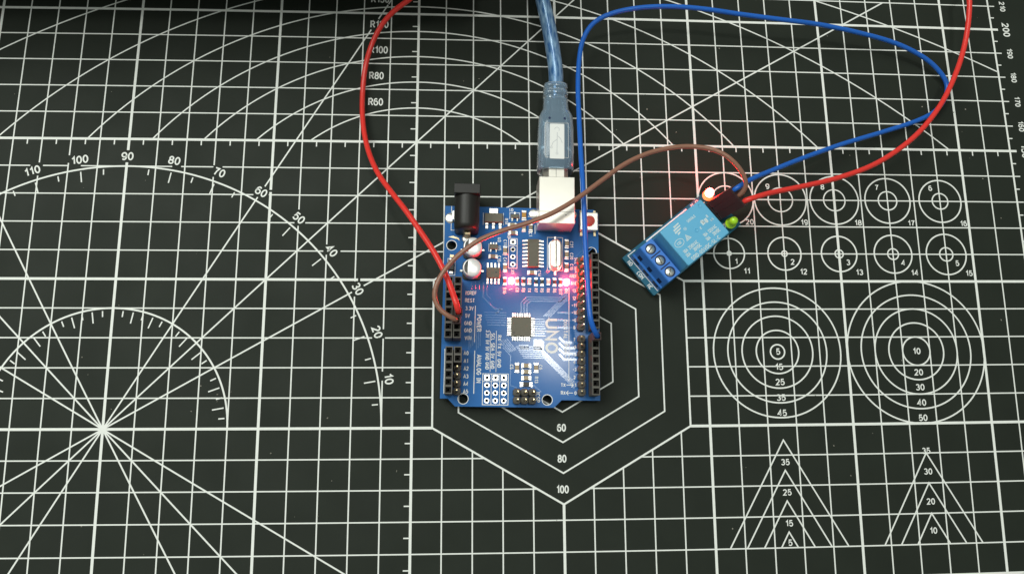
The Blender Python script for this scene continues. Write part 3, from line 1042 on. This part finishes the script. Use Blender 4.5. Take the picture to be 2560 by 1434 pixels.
R10 = [47.24 - 2.54 * k for k in range(10)]
R8 = [20.32 - 2.54 * k for k in range(8)]
L8 = [38.1 - 2.54 * k for k in range(8)]
L6 = [15.0 - 2.54 * k for k in range(6)]
female(50.7, R10)
female(50.6, R8)
female(2.35, L8)
female(2.85, L6)
female(5.15, L8)
female(5.65, L6[:2])

PIN = None


def male(x, ys, zt_, cols=1, lean=0.0, ztop=2.6):
    global PIN
    m = MB()
    for y in ys:
        for c in range(cols):
            xx = x + 2.54 * c
            L = []
            for k, z in ((1.0, ZP + 0.05), (1.0, ZP + ztop - 0.35), (0.86, ZP + ztop)):
                L.append([(xx + k * 1.25 * px, y + k * 1.25 * py, z) for px, py in ((1, .55), (.62, 1), (-.62, 1), (-1, .55), (-1, -.55), (-.62, -1), (.62, -1), (1, -.55))])
            m.loft(L)
    hd = m.build('pin_strip', 'header', brd)
    for y in ys:
        for c in range(cols):
            xx = x + 2.54 * c
            if PIN is None:
                p = MB()
                p.loft([[(h * a, h * b, z) for a, b in ((-1, -1), (1, -1), (1, 1), (-1, 1))] for h, z in ((0.32, 0), (0.32, 5.6), (0.18, 6.0))])
                PIN = p.build('pin', 'gold', hd)
                PIN.location = Vector((xx, y, ZP + ztop - 0.2)) * MM
                o = PIN
            else:
                o = copy_of(PIN, (xx, y, ZP + ztop - 0.2), 0, hd)
            o.rotation_euler = (0.0, lean, 0.0)
    return hd


male(46.75, R10, 6, lean=0.0)
male(46.85, R8, 6, lean=-0.14)
male(5.55, L6[2:], 6, lean=0.0)
ic = male(25.3, [2.2, -0.5 + 0.16], 6, cols=3)

# ------------------------------------------------------------------ relay module
RA = radians(38.6)
rel = empty('relay_module', (32.338, 94.078, 0), RA)
tag(rel, 'light blue relay module with three screw terminals, lying diagonally right of the board', 'relay module')
ZR = 3.5
filled('pcb', [(0.3, 0), (41.0, 0), (41.3, 0.3), (41.3, 16.8), (41.0, 17.1), (0.3, 17.1), (0, 16.8), (0, 0.3)], [], ZR - 1.5, ZR, 'relaypcb', rel)
st = MB()
for x, y in ((6.4, 2.8), (6.4, 7.8), (6.4, 12.8), (12, 2.5), (12, 13), (27, 8), (37, 7), (37, 9.5), (37, 12)):
    st.lathe(x, y, [(0.3, 0), (0.8, 1.2), (1.0, 2.1)], 8)
st.build('solder_stubs', 'solder', rel)['kind'] = 'stuff'
s = MB()
zk = ZR + 0.03
s.strip([(5.5, 16.4), (2.1, 16.4), (2.1, 0.6), (3.0, 0.6)], 0.28, zk)
s.strip([(10.5, 16.3), (29.5, 16.3)], 0.5, zk)
s.strip([(34.9, 4.6), (34.9, 14.2), (36.4, 14.2)], 0.35, zk)
s.build('board_print_lines', 'silk', rel)
for nm, cap, x, y, sx in (('NO', 1.5, 0.95, 13.9, 0.9), ('COM', 1.5, 1.0, 8.45, 0.9), ('NC', 1.5, 1.0, 3.35, 0.9), ('R1', 1.2, 32.0, 15.9, 1), ('D1', 1.2, 34.2, 15.8, 1), ('R5', 1.4, 36.2, 3.3, 0.9), ('R2', 1.2, 33.0, 13.4, 1)):
    MB().text(nm, cap, x, y, zk, -pi / 2, sx, wt=0.15).build('board_lettering', 'silk', rel)
for x, y in ((32.4, 11.6), (32.4, 14.5), (32.2, 3.2)):
    e = empty('chip_resistor', (x, y, ZR)); e.parent = rel
    MB().box(0, 0, 0.05, 0.6, 1.3, 1.1, ch=0.06).build('ceramic_body', 'resist', e)
    for s_ in (-1, 1):
        MB().box(0.85 * s_, 0, 0.03, 0.65, 0.5, 1.15, ch=0.06).build('end_cap', 'solder', e)

# relay case
rc = empty('relay_case', (0, 0, 0)); rc.parent = rel
zt_ = 19.0
MB().rbox(20.0, 7.75, ZR + 0.05, zt_, 19.0, 15.2, 0.7, ch=0.35, draft=0.25, seg=5).build('case_shell', 'relay', rc)
for x, y in ((27.4, 13.6), (20.9, 7.9)):
    d = MB()
    d.lathe(x, y, [(0.75, zt_ + 0.0), (0.72, zt_ + 0.10), (0.6, zt_ + 0.12), (0.52, zt_ + 0.03), (0.02, zt_ + 0.02)], 24)
    d.build('case_dimple', 'relay', rc)
zi = zt_ + 0.02


def ink(body, cap, x, y, sx=1.0, bold=0.165, rot=0.0):
    MB().text(body, cap, x, y, zi, rot, sx, wt=bold).build('case_lettering', 'relayink', rc)


ink('10A 250VAC', 1.25, 15.55, 4.85, 0.80)
ink('10A 125VAC', 1.25, 24.3, 4.95, 0.74)
ink('10A   30VDC', 1.25, 15.55, 3.35, 0.80)
ink('10A   28VDC', 1.25, 24.3, 3.35, 0.74)
ink('SRD-05VDC-SL-C', 1.35, 19.4, 1.45, 1.08)
ink('SONGLE', 0.95, 22.1, 11.95, 0.95)
ink('us', 1.1, 27.5, 7.6, 1.0)
ink('c', 1.2, 22.6, 7.7, 1.0, 0.18)
ink('8', 1.1, 26.9, 9.3)
ink('R', 1.9, 24.25, 8.45, -1.0, 0.26)
ink('U', 1.9, 25.7, 8.45, 0.75, 0.26)
ink('CQC', 1.0, 13.5, 8.15, 0.85)
g = MB()
n = 36
g.strip([(13.5 + 1.75 * cos(2 * pi * i / n), 8.15 + 1.25 * sin(2 * pi * i / n)) for i in range(n)], 0.18, zi, closed=True)
g.strip([(16.0, 7.1), (17.9, 7.2), (16.9, 8.9)], 0.22, zi, closed=True)
g.strip([(16.5, 7.5), (17.4, 7.55), (16.95, 8.3)], 0.2, zi, closed=True)
g.disc(18.2, 10.6, 0.55, zi, 20, 0.42)
g.disc(18.2, 10.6, 0.2, zi, 12)
for k in range(4):                                   # slanted bars of the maker's emblem
    y = 13.3 - 0.88 * k
    x0, x1 = 14.5 + (0.9, 0.15, 0.0, 0.5)[k], 17.1 + (0.5, 0.45, 0.0, -1.0)[k]
    g.add([(x0, y - 0.35, zi), (x1, y - 0.35 + 0.25, zi), (x1 + 0.25, y + 0.35, zi), (x0 + 0.1, y + 0.30, zi)], [(0, 1, 2, 3)])
g.build('case_emblems', 'relayink', rc)

# screw terminal
te = empty('screw_terminal', (0, 0, 0)); te.parent = rel
b = MB()
prof = [(2.35, ZR + 0.05), (2.35, ZR + 3.6), (2.9, ZR + 4.2), (3.85, ZR + 9.6), (4.15, ZR + 10.0), (9.1, ZR + 10.0), (9.3, ZR + 9.7), (9.4, ZR + 6.5), (10.3, ZR + 6.0), (10.3, ZR + 0.05)]
ly0, ly1 = 0.45, 15.45
b.loft([[(x, y, z) for x, z in prof] for y in (ly0, ly1)])
b.build('terminal_block', 'terminal', te)
for k in range(3):
    y = 2.85 + 4.97 * k
    c = MB()
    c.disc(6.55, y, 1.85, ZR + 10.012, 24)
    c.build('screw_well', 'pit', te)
    c = MB()
    c.lathe(6.4, y, [(1.42, ZR + 9.9), (1.42, ZR + 10.1), (1.25, ZR + 10.2), (0.02, ZR + 10.26)], 20)
    sc_ = c.build('screw', 'screw', te)
    q = MB()
    a = radians((38, 80, 15)[k])
    q.strip([(6.4 - 1.15 * cos(a), y - 1.15 * sin(a)), (6.4 + 1.15 * cos(a), y + 1.15 * sin(a))], 0.36, ZR + 10.28)
    q.build('screw_slot', 'header', sc_)
    if k < 2:
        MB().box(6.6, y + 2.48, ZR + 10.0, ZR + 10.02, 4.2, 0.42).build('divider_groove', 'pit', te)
    w = MB()
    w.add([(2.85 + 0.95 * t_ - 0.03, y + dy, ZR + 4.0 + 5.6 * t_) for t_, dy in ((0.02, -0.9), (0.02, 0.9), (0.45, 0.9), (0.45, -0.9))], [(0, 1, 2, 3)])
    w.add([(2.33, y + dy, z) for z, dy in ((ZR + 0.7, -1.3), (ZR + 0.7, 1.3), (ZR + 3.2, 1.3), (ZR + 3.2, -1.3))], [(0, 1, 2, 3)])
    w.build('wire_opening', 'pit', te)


# lamps of the relay module
def led(x, y, name, lens, skirt, lx, ly, lab=None):
    e = empty(name, (x, y, ZR)); e.parent = rel
    if lab:
        e['label'] = lab
    tilt = lambda px, py, pz: (px + lx * pz, py + ly * pz, pz)
    m = MB().lathe(0, 0, [(1.9, 2.2), (1.9, 3.0), (1.55, 3.05), (1.52, 4.4)], 24).xf(tilt)
    m.build('lens_skirt', skirt, e)
    m = MB().lathe(0, 0, [(1.52, 4.4), (1.5, 5.6), (1.38, 6.2), (1.1, 6.7), (0.6, 7.0), (0.02, 7.1)], 24).xf(tilt)
    m.build('lens_dome', lens, e)
    for s_ in (-1, 1):
        MB().box(0, s_ * 1.0, 0.02, 2.3, 0.45, 0.45).build('leg', 'solder', e)


led(37.9, 15.0, 'lit_red_lamp', 'ledrelay', 'ledskirt', -0.02, 0.08, 'glowing red round lamp')
led(37.4, 2.6, 'unlit_green_lamp', 'ledgreen', 'ledgreen', 0.02, 0.0, 'unlit green round lamp')
ps = MB()
for k in range(3):
    ps.box(37.0, 7.0 + 2.54 * k, ZR + 0.05, ZR + 2.5, 2.4, 2.4, ch=0.3)
ph = ps.build('pin_strip', 'black', rel)
for k in range(3):
    MB().box(37.0, 7.0 + 2.54 * k, ZR + 2.4, ZR + 2.9, 0.64, 0.64).build('pin', 'gold', ph)

# ------------------------------------------------------------------ jumper wires
rc_, rs_ = cos(RA), sin(RA)


def relw(x, y, z):
    return (32.338 + x * rc_ - y * rs_, 94.078 + x * rs_ + y * rc_, z)


bc_, bs_ = cos(radians(-1.05)), sin(radians(-1.05))


def brdw(x, y, z):
    return (-40.9106 + x * bc_ - y * bs_, 59.2743 + x * bs_ + y * bc_, z)


def plug(name, base, top, w, yaw, parent):
    """square connector housing from base to top with a chamfered end and an open collar"""
    B, T = Vector(base), Vector(top)
    d = (T - B).normalized()
    sx = Vector((cos(yaw), sin(yaw), 0))
    sx = (sx - d * sx.dot(d)).normalized()
    sy = d.cross(sx)
    m = MB()
    L = []
    for k, h in ((0.0, w / 2 - 0.15), (0.03, w / 2), (0.97, w / 2), (1.0, w / 2 - 0.15)):
        c = B + (T - B) * k
        L.append([tuple(c + sx * h * a + sy * h * b) for a, b in ((-1, -1), (1, -1), (1, 1), (-1, 1))])
    h = 0.85
    c = T
    L.append([tuple(c + sx * h * a + sy * h * b) for a, b in ((-1, -1), (1, -1), (1, 1), (-1, 1))])
    c = T - d * 1.6
    L.append([tuple(c + sx * h * a + sy * h * b) for a, b in ((-1, -1), (1, -1), (1, 1), (-1, 1))])
    m.loft(L)
    o = m.build(name, 'dupont', parent)
    return o


def wire(name, label, mat_, pts, r, plug_a, plug_b):
    e = empty(name, (0, 0, 0))
    tag(e, label, 'jumper wire', 'jumper wires')
    for pl, i in ((plug_a, 0), (plug_b, len(pts) + 2)):
        B, T = Vector(pl[0]), Vector(pl[1])
        d = (T - B).normalized()
        ends = [tuple(T - d * 1.4), tuple(T + d * 0.6)]
        pts = ends + pts if i == 0 else pts + ends[::-1]
    MB().tube(spline(pts, 1.0), r, 12).build('wire', mat_, e)
    for pl in (plug_a, plug_b):
        o = plug('connector_housing', pl[0], pl[1], 2.5, pl[2], e)
        if pl[3]:
            B, T = Vector(pl[0]), Vector(pl[1])
            d = (T - B).normalized()
            MB().tube([B - d * 4.0, B + d * 0.3], 0.32, 6).build('contact_pin', 'gold', e)
    return e


RP = [(relw(37.0, 7.0 + 2.54 * k, ZR + 2.6), relw(40.3, 5.3 + 2.54 * k, 19.6), RA, False) for k in range(3)]
#W0
RED = [(-35.51, 87.1, 27.5), (-36.54, 90.4, 26.0), (-37.96, 94.42, 25.0), (-40.04, 99.26, 24.0), (-42.93, 104.82, 22.5), (-47.1, 111.66, 20.0), (-52.22, 119.64, 17.0), (-57.26, 126.9, 13.5), (-62.06, 134.24, 10.0), (-65.58, 141.91, 7.0), (-68.05, 150.5, 4.5), (-69.32, 159.34, 3.0), (-69.51, 168.7, 2.5), (-68.58, 177.22, 4.0), (-66.4, 185.27, 5.0), (-62.74, 191.46, 7.5), (-58.3, 195.13, 10.5), (-52.46, 197.85, 14.0), (-46, 202, 16.5), (-30, 207, 19), (-5, 211, 20), (40, 216, 27), (90, 226, 23), (135, 231, 18), (162, 224, 14), (153.63, 207.49, 12.0), (153.74, 204.53, 11.5), (152.87, 196.17, 10.5), (150.85, 187.01, 9.5), (146.66, 176.36, 9.0), (140.14, 164.71, 8.5), (131.3, 154.21, 8.5), (121.25, 146.11, 9.0), (109.83, 139.41, 10.5), (96.1, 134.11, 12.5), (81.67, 129.89, 15.5), (70.7, 126.95, 18.0), (64.99, 124.84, 20.0)]
BLUE = [(6.93, 79.59, 27.0), (6.18, 82.28, 27.5), (5.89, 85.55, 27.5), (5.7, 94.57, 27.0), (5.49, 105.17, 26.0), (5.61, 116.18, 24.5), (5.6, 127.49, 23.0), (5.67, 139.69, 20.0), (5.86, 152.35, 17.0), (6.04, 165.0, 15.0), (6.87, 176.02, 14.0), (8.48, 183.98, 14.0), (12.26, 189.95, 14.5), (18.85, 193.54, 15.0), (28.86, 195.68, 15.5), (40.41, 196.45, 15.5), (52.11, 196.11, 15.0), (65.48, 195.0, 14.0), (80.48, 193.9, 13.0), (96.13, 193.36, 11.0), (111.94, 191.51, 9.0), (126.39, 188.76, 7.0), (137.5, 184.58, 5.0), (144.01, 179.83, 3.5), (147.12, 174.74, 2.5), (145.74, 169.4, 2.2), (141.46, 164.39, 2.2), (133.46, 160.18, 2.5), (118.43, 154.78, 4.0), (101.71, 148.92, 6.5), (84.73, 141.75, 10.5), (72.71, 136.03, 14.5), (63.94, 131.52, 18.5)]
BROWN = [(60.33, 127.45, 22.5), (59.13, 130.09, 24.5), (56.97, 133.17, 25.5), (53.14, 136.68, 26.0), (48.48, 139.17, 25.5), (41.98, 140.25, 25.0), (35.25, 139.73, 25.0), (27.16, 137.67, 25.0), (18.94, 133.51, 25.5), (10.68, 127.18, 26.5), (2.59, 120.85, 27.5), (-5.27, 115.98, 28.0), (-12.95, 112.76, 28.0), (-20.56, 110.34, 28.0), (-28.11, 107.17, 28.0), (-34.35, 102.61, 28.0), (-38.67, 97.98, 28.0), (-41.34, 93.41, 28.0), (-42.3, 88.97, 27.5), (-40.93, 85.55, 27.0), (-38.95, 83.83, 26.8), (-36.97, 82.74, 26.6)]

wire('red_jumper_wire', 'red jumper wire running from the board off the top edge and back to relay', 'redwire', RED, 0.93,
     (brdw(5.2, 27.9, 13.0), brdw(5.7, 25.5, 25.2), 0.0, True), RP[0])
wire('blue_jumper_wire', 'blue jumper wire looping from the board\'s right socket strip to the relay module', 'bluewire', BLUE, 0.86,
     (brdw(50.6, 20.3, 13.0), brdw(49.4, 18.9, 24.0), 0.0, True), RP[2])
wire('brown_jumper_wire', 'brown jumper wire arching over the USB socket between board and relay module', 'brownwire', BROWN[::-1], 0.78,
     (brdw(5.2, 25.3, 13.0), brdw(5.1, 23.0, 25.0), 0.0, True), RP[1])
#W1

# ------------------------------------------------------------------ USB cable
uc = empty('usb_cable', (0, 0, 0))
tag(uc, 'translucent blue USB cable whose plug enters the board\'s metal socket', 'cable')
ZU = ZP + 5.6
PX = 37.6


def bxf(mb):
    return mb.xf(lambda x, y, z: brdw(x, y, z))


sh = MB().rbox(PX, 0, -3.9, 3.9, 8.4, 10.0, 0.9, ch=0.4)
sh = MB()
loops = []
for y in (69.0, 77.9):
    loops.append([(PX + a * 4.2, y, ZU + b * 3.9) for a, b in ((-1, -1), (1, -1), (1, 0.42), (0.62, 1), (-0.62, 1), (-1, 0.42))])
sh.loft(loops)
bxf(sh).build('plug_shell', 'jackmetal', uc)
q = MB().strip([(PX - 0.1, 74.2), (PX - 0.1, 77.6)], 0.14, ZU + 3.915)
bxf(q).build('shell_seam', 'canmark', uc)


def section(hw, hh, y, r=0.35, n=20, cx=PX):
    L = []
    for i in range(n):
        t = 2 * pi * i / n
        c_, s_ = cos(t), sin(t)
        p = 5.0
        k = (abs(c_) ** p + abs(s_) ** p) ** (-1 / p)
        L.append((cx + hw * k * c_, y, ZU + hh * k * s_))
    return L


mo = MB()
mo.loft([section(5.6, 4.9, 77.2), section(6.15, 5.3, 77.6), section(6.2, 5.4, 84), section(6.1, 5.4, 92), section(5.85, 5.2, 96.6), section(5.2, 4.8, 98.2), section(4.5, 4.3, 99.2), section(4.2, 4.0, 103.0),
         section(4.2, 4.0, 103.4), section(3.7, 3.6, 103.7), section(3.7, 3.6, 104.6), section(4.25, 4.1, 104.9), section(4.25, 4.1, 106.4), section(3.7, 3.6, 106.7), section(3.7, 3.6, 107.3), section(4.2, 4.0, 107.6), section(4.0, 3.9, 109.0), section(3.2, 3.2, 109.6)], smooth=True)
bxf(mo).build('plug_moulding', 'usbmold', uc)
co = MB()
co.loft([section(4.3, 3.7, 77.9), section(4.3, 3.7, 95.0), section(3.4, 3.0, 97.0), section(2.4, 2.4, 99.5), section(2.3, 2.3, 109)], smooth=False)
bxf(co).build('plug_core', 'inner', uc)
pl_ = MB().rbox(PX + 0.05, 86.6, ZU + 5.36, ZU + 5.52, 5.0, 12.6, 0.3, ch=0.05)
bxf(pl_).build('plug_face_plate', 'plate', uc)
en = MB()
ze = ZU + 5.54
en.strip([(PX - 3.9, 80.8), (PX - 3.9, 93.2), (PX + 3.9, 93.2), (PX + 3.9, 80.8)], 0.14, ze - 0.1, closed=True)
en.strip([(PX + 0.0, 82.6), (PX + 0.1, 89.8)], 0.22, ze)
en.strip([(PX + 0.05, 87.2), (PX - 1.3, 86.2), (PX - 1.9, 84.6)], 0.2, ze + 0.004)
en.strip([(PX + 0.08, 88.6), (PX + 1.2, 87.6), (PX + 1.8, 86.0)], 0.2, ze + 0.008)
en.disc(PX, 82.2, 0.45, ze + 0.012, 14, 0.28)
en.disc(PX - 1.9, 84.3, 0.4, ze + 0.012, 14, 0.25)
en.strip([(PX + 0.8 * cos(t), 90.8 + 0.8 * sin(t)) for t in [radians(a) for a in range(-40, 200, 20)]], 0.16, ze + 0.012)
bxf(en).build('plug_emblem', 'engrave', uc)
dm = MB()
for x in (PX - 2.5, PX + 2.7):
    dm.disc(x, 95.0, 0.42, ZU + 5.36, 14)
bxf(dm).build('mould_dimples', 'pit', uc)
cp = [brdw(37.85, 104, ZU), brdw(37.9, 110, ZU), brdw(37.7, 116, ZU), brdw(36.6, 124, ZU + 0.2), brdw(35.0, 133, ZU + 0.4), brdw(33.0, 142, ZU + 0.6), brdw(31.2, 152, ZU + 0.5), brdw(30.0, 165, ZU - 1), brdw(30.0, 185, ZU - 4)]
MB().tube(spline(cp, 1.2), 2.65, 20).build('cable', 'cable', uc)

# ------------------------------------------------------------------ specks of dust and lint
ds = MB()
SP = [(-190.8, 166), (-62, 80), (-28, 175), (22, 156), (35, 158), (44, 155.5), (62, 189), (33, 170), (138, 167), (146, 175), (104, 195), (158, 139), (163, 124), (30, 138), (36, 105.5), (97, 65), (107, 47), (98, 33),
      (-96, 42), (-76, 33), (-80, 22), (-55, 36), (-140, 31), (-110, 62), (-120, 64), (62, 36), (120, 72), (119, 70), (88, 60), (149, 131), (154, 147), (150, 165)]
for x, y in SP + [(random.uniform(-190, 165), random.uniform(8, 205)) for _ in range(46)]:
    n = random.randint(5, 7)
    rr = random.uniform(0.12, 0.38)
    el, a0 = random.uniform(0.35, 1.0), random.uniform(0, 6.28)
    bt, tp = [], []
    for i in range(n):
        a = 2 * pi * i / n
        q = rr * random.uniform(0.6, 1.2)
        px, py = q * cos(a), q * sin(a) * el
        bt.append((x + px * cos(a0) - py * sin(a0), y + px * sin(a0) + py * cos(a0), 0.075))
        tp.append((x + 0.5 * (px * cos(a0) - py * sin(a0)), y + 0.5 * (px * sin(a0) + py * cos(a0)), 0.075 + rr * 0.35))
    ds.loft([bt, tp])
o = ds.build('dust_specks', 'dust')
tag(o, 'pale specks of dust and lint scattered over the black mat', 'dust', kind='stuff')

# unseen slab, added past the far edge only to shade the mat
ec = empty('shade_slab', (-165, 193, 0))
tag(ec, 'unseen black slab on feet, added beyond the upper left edge to shade the mat', 'shade slab')
MB().rbox(0, 66, 38, 76, 282, 120, 5, ch=3).build('slab_body', 'slab', ec)
for x in (-110, 110):
    for y in (40, 100):
        MB().lathe(x, y, [(8, 0.08), (8, 36), (7, 38.2)], 20).build('foot', 'black', ec)
